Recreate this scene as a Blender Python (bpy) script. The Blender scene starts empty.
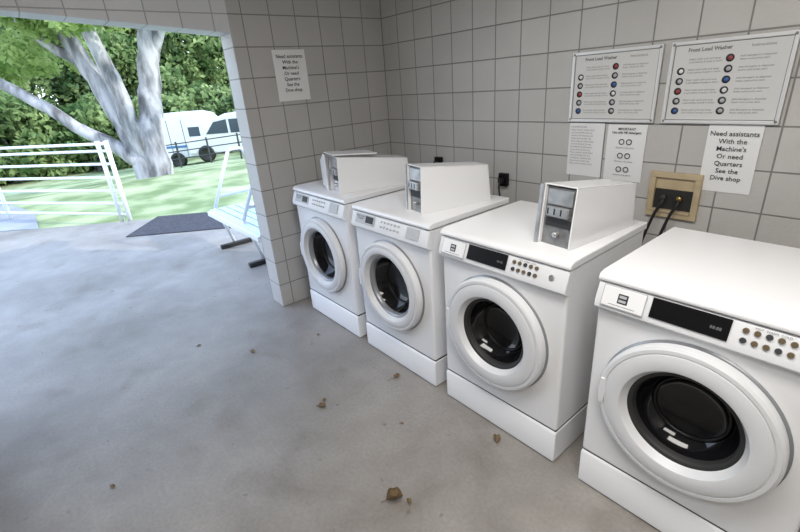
import bpy, bmesh, math, random
import numpy as np
from mathutils import Vector, Matrix
random.seed(7); rng=np.random.default_rng(7)
S=bpy.context.scene
S.view_settings.view_transform='Standard'; S.view_settings.look='None'
S.view_settings.exposure=0.0

# ---------------------------------------------------------------- materials
def mat(name,col=(.8,.8,.8),rough=.5,metal=0,spec=.5,**kw):
    m=bpy.data.materials.new(name);m.use_nodes=True
    b=m.node_tree.nodes['Principled BSDF']
    b.inputs['Base Color'].default_value=(*col,1);b.inputs['Roughness'].default_value=rough
    b.inputs['Metallic'].default_value=metal;b.inputs['Specular IOR Level'].default_value=spec
    for k,v in kw.items(): b.inputs[k.replace('_',' ')].default_value=v
    return m
def noisy(name,c1,c2,scale=5,rough=.6,bump=.1,detail=6,metal=0,lo=.35,hi=.65,coords='Object',bscale=None,stretch=None):
    m=mat(name,c1,rough,metal);nt=m.node_tree;N=nt.nodes;L=nt.links;b=N['Principled BSDF']
    tc=N.new('ShaderNodeTexCoord');mp=N.new('ShaderNodeMapping');mp.inputs['Scale'].default_value=stretch or (1,1,1)
    L.new(tc.outputs[coords],mp.inputs[0])
    n=N.new('ShaderNodeTexNoise');n.inputs['Scale'].default_value=scale;n.inputs['Detail'].default_value=detail
    r=N.new('ShaderNodeValToRGB');r.color_ramp.elements[0].position=lo;r.color_ramp.elements[1].position=hi
    r.color_ramp.elements[0].color=(*c1,1);r.color_ramp.elements[1].color=(*c2,1)
    L.new(mp.outputs[0],n.inputs['Vector']);L.new(n.outputs['Fac'],r.inputs[0]);L.new(r.outputs[0],b.inputs['Base Color'])
    if bump:
        n2=N.new('ShaderNodeTexNoise');n2.inputs['Scale'].default_value=bscale or scale*6;n2.inputs['Detail'].default_value=4
        L.new(mp.outputs[0],n2.inputs['Vector'])
        bp=N.new('ShaderNodeBump');bp.inputs['Strength'].default_value=bump;bp.inputs['Distance'].default_value=.01
        L.new(n2.outputs['Fac'],bp.inputs['Height']);L.new(bp.outputs[0],b.inputs['Normal'])
    return m
BS=.1965
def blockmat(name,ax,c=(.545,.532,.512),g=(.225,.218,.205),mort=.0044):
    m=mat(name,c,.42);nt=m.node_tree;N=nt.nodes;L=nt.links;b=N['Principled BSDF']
    tc=N.new('ShaderNodeTexCoord');sp=N.new('ShaderNodeSeparateXYZ');cb=N.new('ShaderNodeCombineXYZ')
    L.new(tc.outputs['Object'],sp.inputs[0]);L.new(sp.outputs[ax],cb.inputs['X']);L.new(sp.outputs['Z'],cb.inputs['Y'])
    br=N.new('ShaderNodeTexBrick');br.offset=0;br.squash=1
    br.inputs['Scale'].default_value=1;br.inputs['Brick Width'].default_value=BS;br.inputs['Row Height'].default_value=BS
    br.inputs['Mortar Size'].default_value=mort;br.inputs['Mortar Smooth'].default_value=.35;br.inputs['Bias'].default_value=0
    br.inputs['Color1'].default_value=(*c,1);br.inputs['Color2'].default_value=(c[0]*.93,c[1]*.93,c[2]*.93,1);br.inputs['Mortar'].default_value=(*g,1)
    L.new(cb.outputs[0],br.inputs['Vector'])
    n=N.new('ShaderNodeTexNoise');n.inputs['Scale'].default_value=3;n.inputs['Detail'].default_value=8
    L.new(tc.outputs['Object'],n.inputs['Vector'])
    mr=N.new('ShaderNodeMapRange');mr.inputs['To Min'].default_value=.88;mr.inputs['To Max'].default_value=1.08
    L.new(n.outputs['Fac'],mr.inputs['Value'])
    mx=N.new('ShaderNodeVectorMath');mx.operation='SCALE';L.new(br.outputs['Color'],mx.inputs[0]);L.new(mr.outputs[0],mx.inputs['Scale'])
    L.new(mx.outputs[0],b.inputs['Base Color'])
    n2=N.new('ShaderNodeTexNoise');n2.inputs['Scale'].default_value=55;n2.inputs['Detail'].default_value=5
    L.new(tc.outputs['Object'],n2.inputs['Vector'])
    ad=N.new('ShaderNodeMath');ad.operation='MULTIPLY_ADD';ad.inputs[1].default_value=-1.6
    L.new(br.outputs['Fac'],ad.inputs[0]);L.new(n2.outputs['Fac'],ad.inputs[2])
    bp=N.new('ShaderNodeBump');bp.inputs['Strength'].default_value=.45;bp.inputs['Distance'].default_value=.005
    L.new(ad.outputs[0],bp.inputs['Height']);L.new(bp.outputs[0],b.inputs['Normal'])
    return m
M={}
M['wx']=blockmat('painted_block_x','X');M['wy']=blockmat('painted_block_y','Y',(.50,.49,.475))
M['hdr']=blockmat('painted_block_header','Y',(.70,.71,.73),(.40,.41,.43))
M['white']=mat('white_enamel',(.82,.825,.84),.22,0,.5,Coat_Weight=.3)
M['white2']=mat('white_plastic',(.76,.77,.79),.35)
M['ring']=mat('door_ring_plastic',(.70,.71,.73),.38)
M['rim']=mat('grey_inner_rim',(.28,.29,.31),.3,.3)
M['black']=mat('black_gloss',(.006,.006,.007),.35,0,.2)
M['drum']=mat('dark_drum',(.015,.015,.017),.3,.5)
M['dglass']=mat('smoked_glass',(.006,.006,.007),.06,0,.4)
M['gap']=mat('dark_gap',(.02,.02,.02),.6)
M['steel']=noisy('brushed_steel',(.42,.42,.42),(.6,.6,.6),20,.35,.02,metal=.85)
M['dsteel']=noisy('dull_steel',(.20,.20,.20),(.32,.32,.32),20,.45,.02,metal=.6)
M['gold']=mat('button_brown',(.16,.12,.07),.35,.3)
M['greyp']=mat('grey_label',(.45,.46,.48),.4)
M['red']=mat('red_print',(.35,.06,.06),.5);M['blue']=mat('blue_print',(.05,.13,.38),.5)
M['dark']=mat('dark_print',(.03,.03,.035),.6);M['text']=mat('text_ink',(.02,.02,.025),.6);M['textg']=mat('text_grey',(.2,.2,.2),.6)
M['paper']=mat('paper',(.80,.80,.80),.7);M['board']=mat('sign_board',(.64,.64,.63),.35)
M['alu']=mat('aluminium_frame',(.78,.78,.79),.35,.3)
M['tan']=noisy('tan_wood_frame',(.44,.35,.21),(.54,.44,.29),12,.5,.1)
M['rubber']=mat('black_rubber',(.012,.012,.012),.5)
M['brass']=mat('brass',(.35,.25,.1),.35,1)
M['bluep']=mat('pale_blue_paint',(.62,.76,.86),.4)
M['wpaint']=mat('white_fence_paint',(.78,.82,.85),.4)
M['leafdry']=noisy('dry_leaf',(.12,.08,.04),(.30,.21,.12),30,.7,.1)
M['mat']=noisy('dark_mat_fibre',(.025,.027,.035),(.06,.06,.075),40,.9,.3)
M['bark']=noisy('pale_bark',(.11,.11,.115),(.43,.425,.45),4.5,.9,1.0,bscale=12,lo=.36,hi=.62,stretch=(1,1,.3))
M['vanw']=mat('vehicle_white',(.66,.68,.70),.3);M['vwin']=mat('vehicle_window',(.04,.06,.08),.2,0,.5);M['vblue']=mat('vehicle_blue',(.05,.16,.35),.4)
M['fdark']=mat('dark_fence_metal',(.06,.065,.07),.5,.5)
M['roof']=mat('ceiling_paint',(.7,.7,.68),.7)
def leafmat(name,c1,c2,tr=.5):
    m=bpy.data.materials.new(name);m.use_nodes=True;nt=m.node_tree;N=nt.nodes;L=nt.links;N.clear()
    o=N.new('ShaderNodeOutputMaterial');d=N.new('ShaderNodeBsdfDiffuse');t=N.new('ShaderNodeBsdfTranslucent');mx=N.new('ShaderNodeMixShader');mx.inputs[0].default_value=tr
    tc=N.new('ShaderNodeTexCoord');n=N.new('ShaderNodeTexNoise');n.inputs['Scale'].default_value=.9;n.inputs['Detail'].default_value=8
    r=N.new('ShaderNodeValToRGB');r.color_ramp.elements[0].position=.36;r.color_ramp.elements[1].position=.66
    r.color_ramp.elements[0].color=(*c1,1);r.color_ramp.elements[1].color=(*c2,1)
    L.new(tc.outputs['Object'],n.inputs['Vector']);L.new(n.outputs['Fac'],r.inputs[0])
    L.new(r.outputs[0],d.inputs[0]);L.new(r.outputs[0],t.inputs[0]);L.new(d.outputs[0],mx.inputs[1]);L.new(t.outputs[0],mx.inputs[2]);L.new(mx.outputs[0],o.inputs[0])
    return m
M['leaf']=leafmat('leaf_green',(.18,.29,.08),(.50,.60,.26))
M['leaf2']=leafmat('leaf_far',(.07,.14,.05),(.36,.46,.20),.35)
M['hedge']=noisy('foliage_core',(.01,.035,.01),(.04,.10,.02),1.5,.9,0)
M['grass']=noisy('grass',(.16,.23,.09),(.42,.48,.27),1.1,.9,.6,detail=12,lo=.38,hi=.62,bscale=40)
def concrete():
    m=mat('concrete',(.4,.38,.36),.55);nt=m.node_tree;N=nt.nodes;L=nt.links;b=N['Principled BSDF']
    tc=N.new('ShaderNodeTexCoord')
    def noise(s,d=8,dist=0):
        n=N.new('ShaderNodeTexNoise');n.inputs['Scale'].default_value=s;n.inputs['Detail'].default_value=d;n.inputs['Distortion'].default_value=dist
        L.new(tc.outputs['Object'],n.inputs['Vector']);return n
    def ramp(n,p0,c0,p1,c1):
        r=N.new('ShaderNodeValToRGB');e=r.color_ramp.elements;e[0].position=p0;e[1].position=p1;e[0].color=(*c0,1);e[1].color=(*c1,1)
        L.new(n.outputs['Fac'],r.inputs[0]);return r
    def mul(a,bb,f=1):
        x=N.new('ShaderNodeMix');x.data_type='RGBA';x.blend_type='MULTIPLY';x.inputs[0].default_value=f
        L.new(a.outputs[0] if a.bl_idname!='ShaderNodeMix' else a.outputs[2],x.inputs[6]);L.new(bb.outputs[0],x.inputs[7]);return x
    a=ramp(noise(.9,5,.2),.32,(.235,.218,.20),.68,(.355,.333,.31))
    c=ramp(noise(5,10,.3),.3,(.87,.86,.85),.7,(1.05,1.05,1.05))
    d=ramp(noise(60,4),.3,(.88,.88,.88),.7,(1.04,1.04,1.04))
    st=ramp(noise(2.2,12,.5),.28,(.68,.65,.62),.46,(1,1,1))
    sp=ramp(noise(14,6,.2),.27,(.5,.46,.42),.33,(1,1,1))
    x=mul(mul(mul(mul(a,c),d),st,.7),sp,.7)
    L.new(x.outputs[2],b.inputs['Base Color'])
    rr=N.new('ShaderNodeMapRange');rr.inputs['To Min'].default_value=.36;rr.inputs['To Max'].default_value=.58
    L.new(noise(3).outputs['Fac'],rr.inputs['Value']);L.new(rr.outputs[0],b.inputs['Roughness'])
    bp=N.new('ShaderNodeBump');bp.inputs['Strength'].default_value=.25;bp.inputs['Distance'].default_value=.004
    L.new(noise(25,8).outputs['Fac'],bp.inputs['Height']);L.new(bp.outputs[0],b.inputs['Normal'])
    return m
M['conc']=concrete()
M['path']=noisy('path_concrete',(.26,.28,.31),(.34,.36,.40),2,.8,.1)

# ---------------------------------------------------------------- helpers
def link(o,parent=None):
    S.collection.objects.link(o)
    if parent is not None: o.parent=parent
    return o
def empty(name,loc=(0,0,0),rz=0):
    e=bpy.data.objects.new(name,None);e.location=loc;e.rotation_euler=(0,0,rz);e.empty_display_size=.1
    return link(e)
def meshobj(name,bm,m,parent=None,smooth=False,bevel=0,seg=3):
    me=bpy.data.meshes.new(name)
    bmesh.ops.recalc_face_normals(bm,faces=bm.faces)
    bm.to_mesh(me);bm.free()
    for mm in (m if isinstance(m,(list,tuple)) else [m]): me.materials.append(mm)
    o=bpy.data.objects.new(name,me);link(o,parent)
    if smooth or bevel:
        for p in me.polygons:p.use_smooth=True
    if bevel:
        b=o.modifiers.new('bevel','BEVEL');b.width=bevel;b.segments=seg;b.limit_method='ANGLE';b.angle_limit=math.radians(40);b.harden_normals=True
    return o
def addbox(bm,a,b):
    x0,y0,z0=a;x1,y1,z1=b
    v=[bm.verts.new(p) for p in ((x0,y0,z0),(x1,y0,z0),(x1,y1,z0),(x0,y1,z0),(x0,y0,z1),(x1,y0,z1),(x1,y1,z1),(x0,y1,z1))]
    for f in ((0,3,2,1),(4,5,6,7),(0,1,5,4),(1,2,6,5),(2,3,7,6),(3,0,4,7)): bm.faces.new([v[i] for i in f])
def box(name,a,b,m,parent=None,bevel=0,seg=3):
    bm=bmesh.new();addbox(bm,a,b);return meshobj(name,bm,m,parent,bevel=bevel,seg=seg)
def prism(name,pts,axis,t0,t1,m,parent=None,bevel=0,seg=3):
    """extrude 2D polygon; axis='x': pts are (y,z); 'y': (x,z); 'z': (x,y)"""
    bm=bmesh.new()
    def P(p,t): return {'x':(t,p[0],p[1]),'y':(p[0],t,p[1]),'z':(p[0],p[1],t)}[axis]
    A=[bm.verts.new(P(p,t0)) for p in pts];B=[bm.verts.new(P(p,t1)) for p in pts]
    bm.faces.new(A);bm.faces.new(B[::-1]);n=len(pts)
    for i in range(n): bm.faces.new((A[i],B[i],B[(i+1)%n],A[(i+1)%n]))
    return meshobj(name,bm,m,parent,bevel=bevel,seg=seg)
def lathe(name,prof,m,parent=None,c=(0,0,0),seg=72,sx=1,sharp=None):
    """profile (r,y) revolved about Y axis through c"""
    bm=bmesh.new();rings=[]
    for r,y in prof:
        if r<1e-5: rings.append([bm.verts.new((c[0],c[1]+y,c[2]))])
        else: rings.append([bm.verts.new((c[0]+sx*r*math.cos(2*math.pi*i/seg),c[1]+y,c[2]+r*math.sin(2*math.pi*i/seg))) for i in range(seg)])
    for a,b in zip(rings,rings[1:]):
        for i in range(seg):
            j=(i+1)%seg
            if len(a)==1 and len(b)>1: bm.faces.new((a[0],b[i],b[j]))
            elif len(b)==1 and len(a)>1: bm.faces.new((a[i],a[j],b[0]))
            elif len(a)>1: bm.faces.new((a[i],a[j],b[j],b[i]))
    o=meshobj(name,bm,m,parent,smooth=True)
    if sharp: o.data.set_sharp_from_angle(angle=math.radians(sharp))
    return o
def addtube(bm,pts,rad,n=8):
    pts=[Vector(p) for p in pts];rad=rad if isinstance(rad,(list,tuple)) else [rad]*len(pts)
    prev=None;up=None
    for i,p in enumerate(pts):
        d=(pts[min(i+1,len(pts)-1)]-pts[max(i-1,0)]).normalized()
        if up is None:
            up=Vector((0,0,1)) if abs(d.z)<.9 else Vector((1,0,0))
        a=d.cross(up).normalized();b=a.cross(d).normalized();up=b
        ring=[bm.verts.new(p+rad[i]*(a*math.cos(2*math.pi*k/n)+b*math.sin(2*math.pi*k/n))) for k in range(n)]
        if prev:
            for k in range(n): bm.faces.new((prev[k],prev[(k+1)%n],ring[(k+1)%n],ring[k]))
        else: bm.faces.new(ring[::-1])
        prev=ring
    bm.faces.new(prev)
def tube(name,pts,rad,m,parent=None,n=8):
    bm=bmesh.new();addtube(bm,pts,rad,n);return meshobj(name,bm,m,parent,smooth=True)
def smoothpath(P,k=6):
    P=[Vector(p) for p in P];out=[]
    for i in range(len(P)-1):
        p0=P[max(i-1,0)];p1=P[i];p2=P[i+1];p3=P[min(i+2,len(P)-1)]
        for j in range(k):
            t=j/k
            out.append(.5*((2*p1)+(p2-p0)*t+(2*p0-5*p1+4*p2-p3)*t*t+(3*p1-p0-3*p2+p3)*t**3))
    out.append(P[-1]);return out
def text(name,s,size,loc,rot,m,parent=None,align='CENTER',sp=1.0,bold=0):
    c=bpy.data.curves.new(name,'FONT');c.body=s;c.size=size;c.align_x=align;c.align_y='TOP';c.space_line=sp;c.offset=bold;c.resolution_u=2
    t=bpy.data.objects.new(name+'_tmp',c);S.collection.objects.link(t)
    dg=bpy.context.evaluated_depsgraph_get();me=bpy.data.meshes.new_from_object(t.evaluated_get(dg))
    bpy.data.objects.remove(t);me.materials.clear();me.materials.append(m)
    o=bpy.data.objects.new(name,me);link(o,parent);o.location=loc;o.rotation_euler=rot;return o

# ---------------------------------------------------------------- shell
box('wall_back',(-.2,0,0),(4.6,.2,2.7),M['wx'])
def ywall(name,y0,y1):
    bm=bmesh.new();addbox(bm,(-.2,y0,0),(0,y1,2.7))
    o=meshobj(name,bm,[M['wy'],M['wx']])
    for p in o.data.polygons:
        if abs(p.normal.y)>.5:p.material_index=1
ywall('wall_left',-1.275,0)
ywall('wall_left_far_light_block',-5.6,-3.3)  # unseen wall past the opening, added to darken the foreground floor at left
prism('wall_left_header',[(-1.275,2.05),(-3.3,2.22),(-3.3,2.7),(-1.275,2.7)],'x',-.2,0,M['hdr'])
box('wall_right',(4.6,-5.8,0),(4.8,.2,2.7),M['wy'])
box('wall_front_light_block',(-.2,-5.8,0),(4.6,-5.6,2.7),M['wx'])  # unseen wall added to keep sky light off the camera side
box('ceiling',(-.35,-6.1,2.7),(4.9,.5,2.8),M['roof'])
prism('floor',[(6,-8),(-9.1,-8),(-3.62,-.38),(-3.3,.6),(6,.6)],'z',-.12,0,M['conc'])

# ---------------------------------------------------------------- washing machines
D=-1.114;W=.686;DEP=.646
def washer(x,H=.969,kind=0):
    e=empty('washing_machine',(x,D,0))
    zb=.18;gr=.172 if kind==0 else .190
    CX=W/2-.006
    bm=bmesh.new();addbox(bm,(0.004,.004,zb),(W-.004,DEP,H-.004))
    cab=meshobj('cabinet',bm,[M['white'],M['drum']],e)
    cut=bmesh.new();bmesh.ops.create_cone(cut,cap_ends=True,segments=64,radius1=.205,radius2=.205,depth=.5,matrix=Matrix.Translation((CX,.05,.555))@Matrix.Rotation(math.pi/2,4,'X'))
    cme=bpy.data.meshes.new('cut');cut.to_mesh(cme);cut.free();cme.materials.append(M['drum']);co=bpy.data.objects.new('cut',cme);link(co,e)
    bo=cab.modifiers.new('b','BOOLEAN');bo.object=co;bo.operation='DIFFERENCE';bo.solver='EXACT'
    dg=bpy.context.evaluated_depsgraph_get();dg.update();nm=bpy.data.meshes.new_from_object(cab.evaluated_get(dg))
    cab.modifiers.clear();cab.data=nm;bpy.data.objects.remove(co)
    bv=cab.modifiers.new('bevel','BEVEL');bv.width=.012;bv.segments=3;bv.limit_method='ANGLE';bv.angle_limit=math.radians(60)
    prism('lower_panel',[(.0,.006),(.0,zb-.016),(.008,zb-.006),(DEP,zb-.006),(DEP,.006)],'x',0.003,W-.003,M['white'],e,bevel=.006)
    box('lower_gap',(0.008,.012,zb-.01),(W-.008,DEP-.01,zb+.004),M['gap'],e)
    for i,(a,b) in enumerate(((.05,.06),(W-.05,.06),(.05,DEP-.06),(W-.05,DEP-.06))):
        bm=bmesh.new();bmesh.ops.create_cone(bm,cap_ends=True,segments=16,radius1=.02,radius2=.015,depth=.03,matrix=Matrix.Translation((a,b,.015)));meshobj('foot_%d'%(i+1),bm,M['rubber'],e)
    pz0=H-.105
    prism('control_panel',[(.02,pz0-.006),(-.006,pz0),(-.022,pz0+.012),(-.020,pz0+.035),(.004,H-.006),(.03,H-.004)],'x',0.0,W,M['white2'],e,bevel=.004)
    prism('top_slab',[(.0,H),(-.004,H+.012),(.004,H+.026),(.03,H+.034),(DEP,H+.034),(DEP,H)],'x',-.004,W+.004,M['white'],e,bevel=.008)
    box('top_gap',(.01,.03,H-.005),(W-.01,DEP-.01,H+.001),M['gap'],e)
    y0,z0,y1,z1=-.0205,pz0+.035,.0035,H-.006
    ang=math.atan2(y1-y0,z1-z0)
    pan=bpy.data.objects.new('panel_face',None);link(pan,e);pan.location=(0,y0-.001,z0);pan.rotation_euler=(math.pi/2-ang,0,0)
    ph=math.hypot(y1-y0,z1-z0)
    def pf(n,a,b,m,t=.002,bev=.0015): return box(n,(a[0],a[1],0),(b[0],b[1],t),m,pan,bevel=bev,seg=2)
    def btn(n,x,y,r,m): 
        bm=bmesh.new();bmesh.ops.create_cone(bm,cap_ends=True,segments=20,radius1=r,radius2=r*.85,depth=.006,matrix=Matrix.Translation((x,y,.003)));meshobj(n,bm,m,pan)
    if kind==0:
        pf('badge_outline',(.022,-.009),(.168,ph-.001),M['greyp'],.002)
        pf('badge',(.025,-.006),(.165,ph-.004),M['white'],.003)
        pf('badge_emblem',(.078,.012),(.112,.046),M['text'],.0045)
        pf('badge_emblem_inner',(.083,.017),(.107,.041),M['greyp'],.0052,.0003)
        pf('badge_emblem_bar',(.083,.026),(.107,.032),M['text'],.0058,.0003)
        pf('badge_line',(.05,.002),(.14,.004),M['textg'],.0036,.0003)
        pf('display',(.185,.000),(.405,ph-.001),M['black'],.003)
        text('display_digits','88:88',.014,(.37,.036,.0032),(0,0,0),M['textg'],pan)
        for i in range(5):
            for j in range(2): btn('button_%d'%(i*2+j+1),.44+i*.027,.018+j*.03,.0085,M['gold'] if (i+j)%3 else M['dark'])
        text('panel_text','HOT  WARM  COLD',.009,(.50,ph-.002,.002),(0,0,0),M['textg'],pan)
        btn('start_button',.62,.03,.012,M['steel'])
    else:
        pf('display',(.05,.006),(.235,ph-.006),M['greyp'],.003)
        pf('display_window',(.15,.016),(.225,ph-.012),M['black'],.004)
        text('panel_text','FRONT LOAD\nWASHER',.014,(.10,ph-.012,.004),(0,0,0),M['text'],pan)
        for i in range(6):
            for j in range(2): btn('button_%d'%(i*2+j+1),.30+i*.03,.02+j*.028,.006,M['greyp'])
        pf('coin_label',(.52,.002),(.62,ph-.006),M['greyp'],.003)
    c=(CX,-.010,.555)
    d=bpy.data.objects.new('door',None);link(d,e)
    lathe('door_ring',[(.262,.020),(.276,.006),(.278,-.018),(.276,-.028),(.268,-.034),(.256,-.035),(.255,-.032),(.251,-.032),(.250,-.036),(.235,-.040),(gr+.034,-.041),(gr+.022,-.038),(gr+.004,-.008),(gr,.0),(gr,.03)],M['ring'],d,c,96,1,26)
    lathe('door_shadow_gap',[(.284,.0150),(.284,.011),(.262,.011)],M['rim'],d,c)
    lathe('inner_rim',[(gr+.005,-.010),(gr-.004,-.010),(gr-.012,.0),(gr-.015,.03)],M['rim'] if kind else M['gap'],d,c)
    g=gr-.013
    lathe('door_glass',[(g,.018),(g*.95,.035),(g*.8,.075),(g*.57,.095),(g*.3,.103),(0,.105)],M['dglass'],d,c)
    lathe('glass_step',[(g*.76,.073),(g*.73,.070),(g*.70,.078),(g*.69,.088)],M['drum'],d,c)
    prism('door_handle',[(CX-.268,.50),(CX-.252,.50),(CX-.245,.555),(CX-.252,.61),(CX-.268,.61),(CX-.273,.555)],'y',-.050,-.02,M['white2'],d,bevel=.004)
    return e
ws=[washer(.204,.985,1),washer(.981,.972,1),washer(1.751,.969,0),washer(2.552,.969,0)]
def coinbox(w,x0,x1,y0,y1,hf,hb,rz,open_flap=False,H=1.003,lean=0):
    e=bpy.data.objects.new('coin_box',None);link(e,w);e.location=(x1,y0,H);e.rotation_euler=(0,0,rz)
    wd=x1-x0;L=y1-y0
    F=lean # front edge leans back by this much at the top
    prism('case_right',[(0,0),(F,hf),(L-.02,hb),(L,0)],'x',-.006,0,M['white'],e,bevel=.002)
    prism('case_left',[(0,0),(F,hf),(L-.02,hb),(L,0)],'x',-wd,-wd+.006,M['white'],e,bevel=.002)
    prism('case_top',[(F,hf-.006),(F,hf),(L-.02,hb),(L-.02,hb-.006)],'x',-wd,0,M['white'],e,bevel=.002)
    prism('case_back',[(L-.006,0),(L-.026,hb),(L-.02,hb),(L,0)],'x',-wd,0,M['white'],e)
    f=bpy.data.objects.new('mechanism',None);link(f,e);f.rotation_euler=(-math.atan2(F,hf),0,0)
    box('face_plate',(-wd+.006,.016,.002),(-.006,.022,hf-.012),M['dsteel'] if not open_flap else M['white2'],f)
    box('coin_slide',(-wd+.03,-.012,hf*.50),(-.02,.018,hf*.66),M['steel'],f,bevel=.004)
    box('face_upper',(-wd+.02,.004,hf*.68),(-.016,.018,hf*.93),M['steel'],f,bevel=.003)
    for i in range(3): box('slot_%d'%(i+1),(-wd+.036+i*(wd-.06)/3,-.0135,hf*.53),(-wd+.042+i*(wd-.06)/3,-.011,hf*.63),M['dark'],f)
    lathe('lock',[(.0,-.004),(.010,-.004),(.012,.0),(.012,.02)],M['steel'],f,(-wd/2,0,hf*.20),24)
    box('service_opening',(-wd+.018,.012,hf*.32),(-.018,.0155,hf*.46),M['dark'],f)
    box('flange_left',(-wd-.018,-.006,0),(-wd,.03,hf*.99),M['white'] if open_flap else M['steel'],f,bevel=.002)
    if open_flap:
        prism('open_flap',[(-wd,.0),(-wd-.085,.02),(-wd-.11,hf*.80),(-wd-.03,hf*1.02),(-wd,hf)],'y',-.03,-.02,M['white'],e,bevel=.002)
        prism('flap_fold',[(-.03,.02),(.05,.02),(.05,hf*.85),(-.03,hf*.84)],'x',-wd-.108,-wd-.100,M['white'],e)
        prism('raised_lid',[(-.02,hf+.012),(-.02,hf+.020),(L*.55,hf*.93+.012),(L*.55,hf*.93+.004)],'x',-wd-.02,.0,M['white'],e,bevel=.002)
coinbox(ws[0],.38,.55,.060,.585,.24,.175,-.27,True,1.019,.01)
coinbox(ws[1],.39,.535,.090,.56,.255,.205,-.20,False,1.006,.01)
coinbox(ws[2],.465,.618,.100,.56,.25,.195,-.10,False,1.003,.03)

# ---------------------------------------------------------------- back-wall items
RW=(math.pi/2,0,0)
def infosign(x,z0,z1,w):
    e=empty('instruction_sign',(x,0,z0));h=z1-z0
    box('board',(0,-.012,0),(w,-.002,h),M['board'],e)
    bm=bmesh.new();t=.016
    addbox(bm,(0,-.02,0),(w,-.003,t));addbox(bm,(0,-.02,h-t),(w,-.003,h));addbox(bm,(0,-.02,t),(t,-.003,h-t));addbox(bm,(w-t,-.02,t),(w,-.003,h-t))
    meshobj('frame',bm,M['alu'],e,bevel=.003,seg=2)
    bm=bmesh.new();t2=.003
    addbox(bm,(t,-.0135,t),(w-t,-.012,t+t2));addbox(bm,(t,-.0135,h-t-t2),(w-t,-.012,h-t));addbox(bm,(t,-.0135,t),(t+t2,-.012,h-t));addbox(bm,(w-t-t2,-.0135,t),(w-t,-.012,h-t))
    meshobj('inner_line',bm,M['textg'],e)
    text('title','Front Load Washer',.022,(w*.34,-.0128,h-.030),RW,M['textg'],e,bold=.0008)
    text('title_right','Instructions',.018,(w*.76,-.0128,h-.032),RW,M['textg'],e)
    ys=[h-.085-i*.045 for i in range(6)]
    line='Select wash cycle and temp\nLoad clothes loosely in drum'
    for i in range(6):
        text('para_l%d'%i,line,.0115,(.085,-.0128,ys[i]+.010),RW,M['textg'],e,'LEFT',1.1)
        text('para_r%d'%i,'Add detergent to dispenser\nInsert coins press start\n',.0115,(w*.60,-.0128,ys[i]+.010),RW,M['textg'],e,'LEFT',1.1)
    cols=[M['greyp'],M['paper'],M['greyp'],M['red'],M['greyp'],M['blue'],M['paper'],M['greyp']]
    for i in range(6):
        for k,cx in enumerate((.055,w*.52)):
            if k==0 and i<1: continue
            lathe('icon_%d_%d'%(i,k),[(0,-.0005),(.0165,-.0005),(.0165,.001)],M['dark'],e,(cx,-.0132,ys[i]),28)
            lathe('icon_in_%d_%d'%(i,k),[(0,-.0005),(.0095,-.0005),(.0095,.001)],cols[(i+k*3)%8],e,(cx+.002,-.0142,ys[i]),20)
    for k,(a,b) in enumerate(((.012,.012),(w-.012,.012),(.012,h-.012),(w-.012,h-.012))):
        lathe('screw_%d'%k,[(0,-.003),(.005,-.002),(.006,0)],M['dsteel'],e,(a,-.02,b),12)
    return e
infosign(1.745,1.384,1.753,.478);infosign(2.259,1.384,1.753,.478)
def notice(x0,x1,z0,z1,kind,wall='back',name='paper_notice'):
    if wall=='back': e=empty(name,(x0,-.001,z0))
    else: e=empty(name,(.001,x0,z0),math.pi/2)
    w=x1-x0;h=z1-z0
    bm=bmesh.new();n=8
    V=[[bm.verts.new((w*i/n,-.002-.003*math.sin(math.pi*j/n)*(1 if i in(0,n) else .4),h*j/n)) for j in range(n+1)] for i in range(n+1)]
    for i in range(n):
        for j in range(n): bm.faces.new((V[i][j],V[i+1][j],V[i+1][j+1],V[i][j+1]))
    meshobj('sheet',bm,M['paper'],e,smooth=True)
    if kind=='big':
        text('lettering',"Need assistants\nWith the\nMachine's\nOr need\nQuarters\nSee the\nDive shop",h*.098,(w/2,-.0065,h*.92),RW,M['text'],e,sp=1.12,bold=.0002)
    elif kind=='list':
        text('lettering','LAUNDRY RULES\n'+'\n'.join(['Please remove clothes when','cycle has finished. Do not','overload the machines and','always clean up after use.'][i%4] for i in range(13)),.0125,(.015,-.0065,h*.95),RW,M['textg'],e,'LEFT',1.3)
    else:
        text('lettering','IMPORTANT\nUse only HE detergent',.017,(w/2,-.0065,h*.95),RW,M['text'],e,sp=1.1,bold=.0003)
        for i in range(3):
            for k in (0,1): lathe('icon_%d_%d'%(i,k),[(.011,0),(.016,0)],M['dark'],e,(w*.4+k*.04,-.0065,h*.70-i*.075),20)
            text('line_%d'%i,'Quarters only please',.012,(w/2,-.0065,h*.62-i*.075),RW,M['textg'],e)
    return e
notice(1.75,1.965,1.07,1.375,'list');notice(1.985,2.195,1.065,1.372,'icons');notice(2.475,2.69,1.065,1.380,'big')
notice(-1.01,-.75,1.60,1.945,'big','left')
e=empty('washer_utility_box',(2.25,0,.90))
w,h,t=.245,.24,.03
bm=bmesh.new();addbox(bm,(0,-.022,0),(w,.0,t));addbox(bm,(0,-.022,h-t),(w,.0,h));addbox(bm,(0,-.022,t),(t,.0,h-t));addbox(bm,(w-t,-.022,t),(w,.0,h-t))
meshobj('wooden_frame',bm,M['tan'],e,bevel=.003,seg=2)
box('recess_upper',(t,-.006,.15),(w-t,-.001,h-t),M['tan'],e)
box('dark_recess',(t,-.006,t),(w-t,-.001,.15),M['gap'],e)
for i,xx in enumerate((.085,.16)):
    lathe('valve_%d'%(i+1),[(0,-.04),(.014,-.04),(.016,-.03),(.01,-.02),(.01,0)],M['brass'] if i else M['dark'],e,(xx,-.004,.11),20)
    tube('hose_%d'%(i+1),smoothpath([(xx,-.03,.105),(xx,-.05,.08),(xx-.03,-.06,.0),(xx-.08,-.10,-.25),(xx-.1,-.2,-.45)],6),.008,M['rubber'],e)
box('box_sill',(t,-.03,t),(w-t,-.006,t+.012),M['tan'],e)
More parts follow.
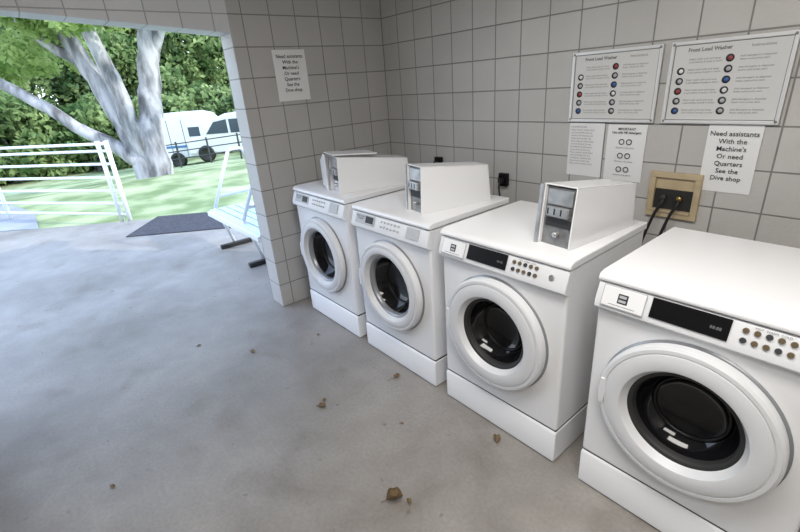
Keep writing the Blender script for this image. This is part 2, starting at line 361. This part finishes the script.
def outlet(x,z):
    e=empty('wall_outlet',(x,0,z))
    box('cover',(-.035,-.035,-.045),(.035,0,.045),M['black'],e,bevel=.005)
    box('plug',(-.018,-.065,-.02),(.018,-.034,.015),M['rubber'],e,bevel=.005)
    tube('cord',smoothpath([(0,-.06,-.01),(0,-.07,-.05),(.02,-.06,-.2),(.05,-.05,-.45),(.1,-.06,-.80)],6),.006,M['rubber'],e)
outlet(1.28,.985);outlet(.63,1.05)
for x,b in ((.7,.1),(1.55,-.1),(2.45,.05)):
    tube('drain_hose',smoothpath([(x,-.06,.75),(x+.02,-.1,.78),(x+b,-.2,.6),(x+b,-.25,.3),(x-b,-.15,.02)],6),.016,M['rubber'])

# ---------------------------------------------------------------- leaves on floor
def leaf(x,y,s,rz,curl=.35,z=.002):
    bm=bmesh.new();n=10;m_=4;V=[]
    for i in range(n+1):
        t=i/n;hw=.42*math.sin(math.pi*t)**.7*(1+.15*math.sin(9*t));row=[]
        for j in range(-m_,m_+1):
            u=j/m_;row.append(bm.verts.new(((t-.5)*s,hw*u*s*.8,s*curl*(abs(u)**1.5*hw*1.3+.5*(t-.5)**2))))
        V.append(row)
    for i in range(n):
        for j in range(2*m_): bm.faces.new((V[i][j],V[i+1][j],V[i+1][j+1],V[i][j+1]))
    addtube(bm,[(-s*.5,0,s*.12*curl),(-s*.8,.05*s,0.002)],.0015,5)
    o=meshobj('fallen_leaf',bm,M['leafdry'],smooth=True);o.location=(x,y,z);o.rotation_euler=(0,0,rz)
leaf(1.327,-1.689,.05,.6,.7);leaf(2.081,-1.77,.075,1.1,1.3);leaf(2.167,-1.183,.055,2.3,.8);leaf(.477,-1.745,.045,.2,.5)
leaf(1.42,-1.21,.05,1.7,.6);leaf(1.106,-2.702,.03,.4,.4);leaf(1.75,-1.45,.02,.6,.5);leaf(1.29,-1.65,.03,2.2,.6);leaf(.62,-1.3,.03,2.6,.5);leaf(2.13,-1.73,.03,2.6,.7);leaf(.1,-2.0,.03,1.2,.4)
# ---------------------------------------------------------------- outside ground
def gz(x): return -.06-(.11*max(0,-9-x) if x>-22 else .11*13)
bm=bmesh.new();nx,ny=60,50;V=[]
for i in range(nx+1):
    r=[]
    for j in range(ny+1):
        x=-45+ i*(60/nx);y=-30+j*(60/ny)
        z=gz(x)+(.03*math.sin(x*1.3)*math.cos(y*.9) if x<-12 else 0)
        r.append(bm.verts.new((x,y,z)))
    V.append(r)
for i in range(nx):
    for j in range(ny): bm.faces.new((V[i][j],V[i+1][j],V[i+1][j+1],V[i][j+1]))
meshobj('lawn',bm,M['grass'],smooth=True)
prism('walkway',[(-5.75,-3.02),(-7.2,-5.0),(-9,-5.2),(-14,-4.9),(-14,-3.9),(-9.5,-3.35),(-7,-2.75),(-5.5,-2.75)],'z',-.059,-.03,M['path'])
o=box('entrance_mat',(-.5,-.72,0),(.5,.72,.012),M['mat'],None,bevel=.004);o.location=(-3.55,-.98,.001);o.rotation_euler=(0,0,-.62)
# fence
e=empty('white_metal_fence',(-4.6,-1.62,0),math.atan2(-1.5,-2.2))
L=5.2
bm=bmesh.new()
for z in (1.15,1.05,.86,.66,.46,.26,.09): addtube(bm,[(0,0,z),(L,0,z+.0)],.021,10)
meshobj('rails',bm,M['wpaint'],e,smooth=True)
for i,x in enumerate((0,.16,2.6,5.2)): tube('post_%d'%(i+1),[(x,0,-.028),(x,0,1.19)],.032,M['wpaint'],e,12)
# bench
e=empty('metal_glider_bench',(0,0,0))
for k,x in enumerate((-1.95,-1.10)):
    bm=bmesh.new()
    addtube(bm,[(x,-1.08,.50),(x,-.80,1.10),(x,-.72,1.12),(x,-.64,1.10),(x,-.36,.50)],.020,8)
    addtube(bm,[(x,-1.02,.62),(x,-.42,.62)],.016,8)
    addtube(bm,[(x,-1.08,.50),(x,-.95,.06)],.020,8);addtube(bm,[(x,-.36,.50),(x,-.50,.06)],.020,8)
    meshobj('end_frame_%d'%(k+1),bm,M['wpaint'],e,smooth=True)
    box('foot_%d'%(k+1),(x-.03,-1.12,0),(x+.03,-.36,.05),M['rubber'],e,bevel=.01)
for i in range(5): box('seat_slat_%d'%(i+1),(-2.05,-1.12+i*.10,.44),(-.62,-1.04+i*.10,.465),M['bluep'],e,bevel=.005)
for i in range(4): box('back_slat_%d'%(i+1),(-2.05,-.60+i*.03,.58+i*.12),(-.62,-.58+i*.03,.66+i*.12),M['bluep'],e,bevel=.005)
box('front_rail',(-2.05,-1.15,.40),(-.62,-1.12,.45),M['wpaint'],e,bevel=.004)
# ---------------------------------------------------------------- tree
h=Vector((.62,.78,0));B=Vector((-10.1,-.2,-.15))
def T(s,z,d=0): return tuple(B+h*s+Vector((-.78,.62,0))*d+Vector((0,0,z)))
e=empty('cottonwood_tree')
bm=bmesh.new()
def limb(P,R):
    P2=smoothpath(P,5);n=len(P2);R2=[np.interp(i/(n-1)*(len(R)-1),range(len(R)),R) for i in range(n)]
    P2=[p+Vector(rng.normal(0,.02,3)) for p in P2];addtube(bm,P2,[float(x) for x in R2],14)
limb([T(.1,-.2),T(.0,.4),T(-.22,1.1),T(-.60,2.2),T(-1.05,3.4),T(-1.5,5.2),T(-2.1,8)],[.50,.34,.26,.22,.18,.14,.08])
limb([T(.2,-.2),T(.28,.8),T(.42,2.0,.3),T(.62,3.2,.5),T(.95,4.8,.6),T(1.0,7.5,.7)],[.45,.30,.27,.24,.19,.08])
limb([T(.15,.3),T(.0,1.2,-.2),T(-.08,2.2,-.3),T(-.25,3.4,-.4),T(-.55,5.2,-.5)],[.28,.22,.19,.15,.08])
limb([T(-.1,.4,-.1),T(-1.2,1.4,-.4),T(-2.5,2.45,-.6),T(-4.2,3.7,-.8),T(-6.5,5.3,-1)],[.2,.14,.12,.10,.06])
limb([T(-.9,2.8),T(-1.6,3.4,-.2),T(-2.4,4.6,-.3),T(-3.2,6,-.5)],[.13,.11,.09,.05])
limb([T(.55,2.7,.5),T(1.2,3.7,.4),T(2.2,4.9,.3),T(3.4,5.6,.1)],[.14,.11,.08,.04])
meshobj('trunk',bm,M['bark'],e,smooth=True)
def leaves(name,centers,n,size,m,parent):
    C=np.array(centers);vol=(C[:,3]*C[:,4]*C[:,5])**.7;k=rng.choice(len(C),n,p=vol/vol.sum())
    v=rng.normal(size=(n,3));v/=np.linalg.norm(v,axis=1)[:,None];v*=(rng.random(n)**.45)[:,None]
    P=C[k,:3]+v*C[k,3:]
    a=rng.normal(size=(n,3));a/=np.linalg.norm(a,axis=1)[:,None];b=np.cross(a,rng.normal(size=(n,3)));b/=np.linalg.norm(b,axis=1)[:,None]
    s=size*(.6+.8*rng.random(n))[:,None]
    Q=np.stack([P-a*s,P+b*s*.55,P+a*s,P-b*s*.55],1).reshape(-1,3)
    me=bpy.data.meshes.new(name);me.vertices.add(4*n);me.vertices.foreach_set('co',Q.ravel())
    me.loops.add(4*n);me.loops.foreach_set('vertex_index',np.arange(4*n));me.polygons.add(n)
    me.polygons.foreach_set('loop_start',np.arange(n)*4);me.polygons.foreach_set('loop_total',np.full(n,4));me.update();me.validate()
    me.materials.append(m);o=bpy.data.objects.new(name,me);link(o,parent);return o
cl=[]
for i in range(52):
    s=rng.uniform(-6.5,4.5);z=rng.uniform(3.4,8.5);d=rng.uniform(-2.2,2.5);p=T(s,z,d);r=rng.uniform(.5,1.1);cl.append((*p,r,r,r*.6))
for i in range(16):
    s=rng.uniform(-6.5,-1.5);z=rng.uniform(2.7,4.0);p=T(s,z,rng.uniform(0,2));r=rng.uniform(.4,.8);cl.append((*p,r,r,r*.6))
for i in range(9):
    s=rng.uniform(-1.5,2.5);z=rng.uniform(3.3,4.2);p=T(s,z,rng.uniform(-1.6,-.6));r=rng.uniform(.3,.5);cl.append((*p,r,r,r*.6))
leaves('foliage',cl,34000,.085,M['leaf'],e)
def bgtree(x,y,z,r,hh,n,m='leaf2',core=True):
    e=empty('background_tree')
    tube('trunk',[(x,y,z-.2),(x+.2,y,z+hh*.6)],[.25,.1],M['bark'],e)
    cs=[(x+rng.uniform(-r,r)*.7,y+rng.uniform(-r,r)*.8,z+(.08+.9*(i+.5)/18)*hh,r*.45,r*.45,r*.38) for i in range(18)]
    leaves('foliage',cs,n,.17,M[m],e)
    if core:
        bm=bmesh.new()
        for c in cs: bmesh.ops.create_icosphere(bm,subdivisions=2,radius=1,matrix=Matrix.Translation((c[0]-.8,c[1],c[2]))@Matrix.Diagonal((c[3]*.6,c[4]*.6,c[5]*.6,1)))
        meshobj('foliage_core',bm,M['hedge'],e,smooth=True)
for i in range(13):
    bgtree(-31+rng.uniform(-2.5,2.5),-11+i*2.2,-1.5,3.0,9,7500)
for i in range(12):
    bgtree(-25+rng.uniform(-1,1),-10+i*1.7,-1.5,1.8,2.6+rng.uniform(0,1.2),3500)
# camper trailer and parked van
RZ=math.atan2(.78,.62)
def wheels(e,xs,y):
    for i,x in enumerate(xs): lathe('wheel_%d'%(i+1),[(0,-.08),(.2,-.08),(.22,-.1),(.34,-.1),(.36,0),(.34,.1)],M['rubber'],e,(x,y,.36),32)
e=empty('camper_trailer',(-19.9,3.2,gz(-19.9)),RZ)
prof=[(-1.9,.40),(-1.98,.9),(-1.95,1.35),(-1.8,1.75),(-1.5,2.08),(-1.1,2.28),(-.5,2.38),(1.0,2.38),(1.45,2.25),(1.7,1.95),(1.78,1.4),(1.75,.40)]
prism('body',prof,'y',-.95,.95,M['vanw'],e,bevel=.12,seg=4)
box('side_window_1',(-1.2,-.965,1.25),(-.4,-.94,1.75),M['vwin'],e,bevel=.03)
box('side_window_2',(.85,-.965,1.35),(1.35,-.94,1.75),M['vwin'],e,bevel=.03)
box('entry_door_seam_left',(-.05,-.957,.5),(-.03,-.945,2.1),M['fdark'],e);box('entry_door_seam_right',(.6,-.957,.5),(.62,-.945,2.1),M['fdark'],e)
box('stripe',(-1.85,-.962,.90),(1.7,-.945,1.0),M['vblue'],e)
wheels(e,(0.1,),-.9)
e=empty('parked_van',(-16.9,5.0,gz(-16.9)),RZ)
prof=[(-2.1,.35),(-2.15,.95),(-1.35,1.12),(-.85,1.72),(-.3,1.92),(1.9,1.92),(2.15,1.75),(2.2,.35)]
prism('body',prof,'y',-.9,.9,M['vanw'],e,bevel=.08,seg=4)
prism('front_window',[(-1.2,1.15),(-.8,1.62),(-.25,1.70),(-.25,1.15)],'y',-.915,-.89,M['vwin'],e,bevel=.01)
box('side_window_1',(-.15,-.915,1.15),(.8,-.89,1.70),M['vwin'],e,bevel=.02)
box('side_window_2',(.9,-.915,1.15),(1.95,-.89,1.70),M['vwin'],e,bevel=.02)
wheels(e,(-1.35,1.4),-.85)
# dark metal fence in front of the vehicles
e=empty('metal_boundary_fence',(-16.2,1.4,0),RZ)
bm=bmesh.new()
def fz(s): return gz(-16.2+.62*s)
for z in (.9,.62,.34): addtube(bm,[(s,0,fz(s)+z) for s in (-.5,1,2.5,4,5.5)],.022,6)
for s in np.arange(-.5,5.6,1.2): addtube(bm,[(float(s),0,fz(s)-.05),(float(s),0,fz(s)+.98)],.035,6)
meshobj('rails_and_posts',bm,M['fdark'],e)

# ---------------------------------------------------------------- light
wd=bpy.data.worlds.new('sky');S.world=wd;wd.use_nodes=True;N=wd.node_tree.nodes;Lk=wd.node_tree.links
bg=N['Background'];bg.inputs['Strength'].default_value=3.6
tc=N.new('ShaderNodeTexCoord');sp=N.new('ShaderNodeSeparateXYZ');rp=N.new('ShaderNodeValToRGB')
Lk.new(tc.outputs['Generated'],sp.inputs[0]);Lk.new(sp.outputs['Z'],rp.inputs[0])
rp.color_ramp.elements[0].position=0;rp.color_ramp.elements[0].color=(.82,.91,1,1);rp.color_ramp.elements[1].position=.8;rp.color_ramp.elements[1].color=(.48,.64,1,1)
Lk.new(rp.outputs[0],bg.inputs['Color'])
s=bpy.data.lights.new('sun','SUN');s.energy=3.4;s.angle=.02;s.color=(1,.96,.86);so=bpy.data.objects.new('sun',s);link(so)
so.rotation_euler=Vector((.70,.55,.50)).to_track_quat('Z','Y').to_euler()
def area(n,loc,sx,sy,en,col):
    l=bpy.data.lights.new(n,'AREA');l.shape='RECTANGLE';l.size=sx;l.size_y=sy;l.energy=en;l.color=col;o=bpy.data.objects.new(n,l);link(o);o.location=loc;return o
area('ceiling_fill_light',(2.7,-1.9,2.62),1.6,.5,44,(1,.96,.91))  # invented overhead area light, added as interior fill
area('ceiling_fill_light',(3.8,-2.7,2.62),1.2,.5,28,(1,.96,.91))  # second added fill light, no fixture behind it
# ---------------------------------------------------------------- camera
cd=bpy.data.cameras.new('camera');cam=bpy.data.objects.new('camera',cd);link(cam);S.camera=cam
cd.sensor_width=36;cd.lens=440.1/800*36;cd.clip_start=.05;cd.clip_end=300
yaw,pitch,roll=.902,.394,-.076
cy,sy=math.cos(yaw),math.sin(yaw)
f=Vector((-sy*math.cos(pitch),cy*math.cos(pitch),-math.sin(pitch)));r=Vector((cy,sy,0));u=r.cross(f)
c,s_=math.cos(roll),math.sin(roll);r2=c*r+s_*u;u2=-s_*r+c*u
mt=Matrix((r2,u2,-f)).transposed().to_4x4();mt.translation=Vector((3.223,-2.546,1.669));cam.matrix_world=mt
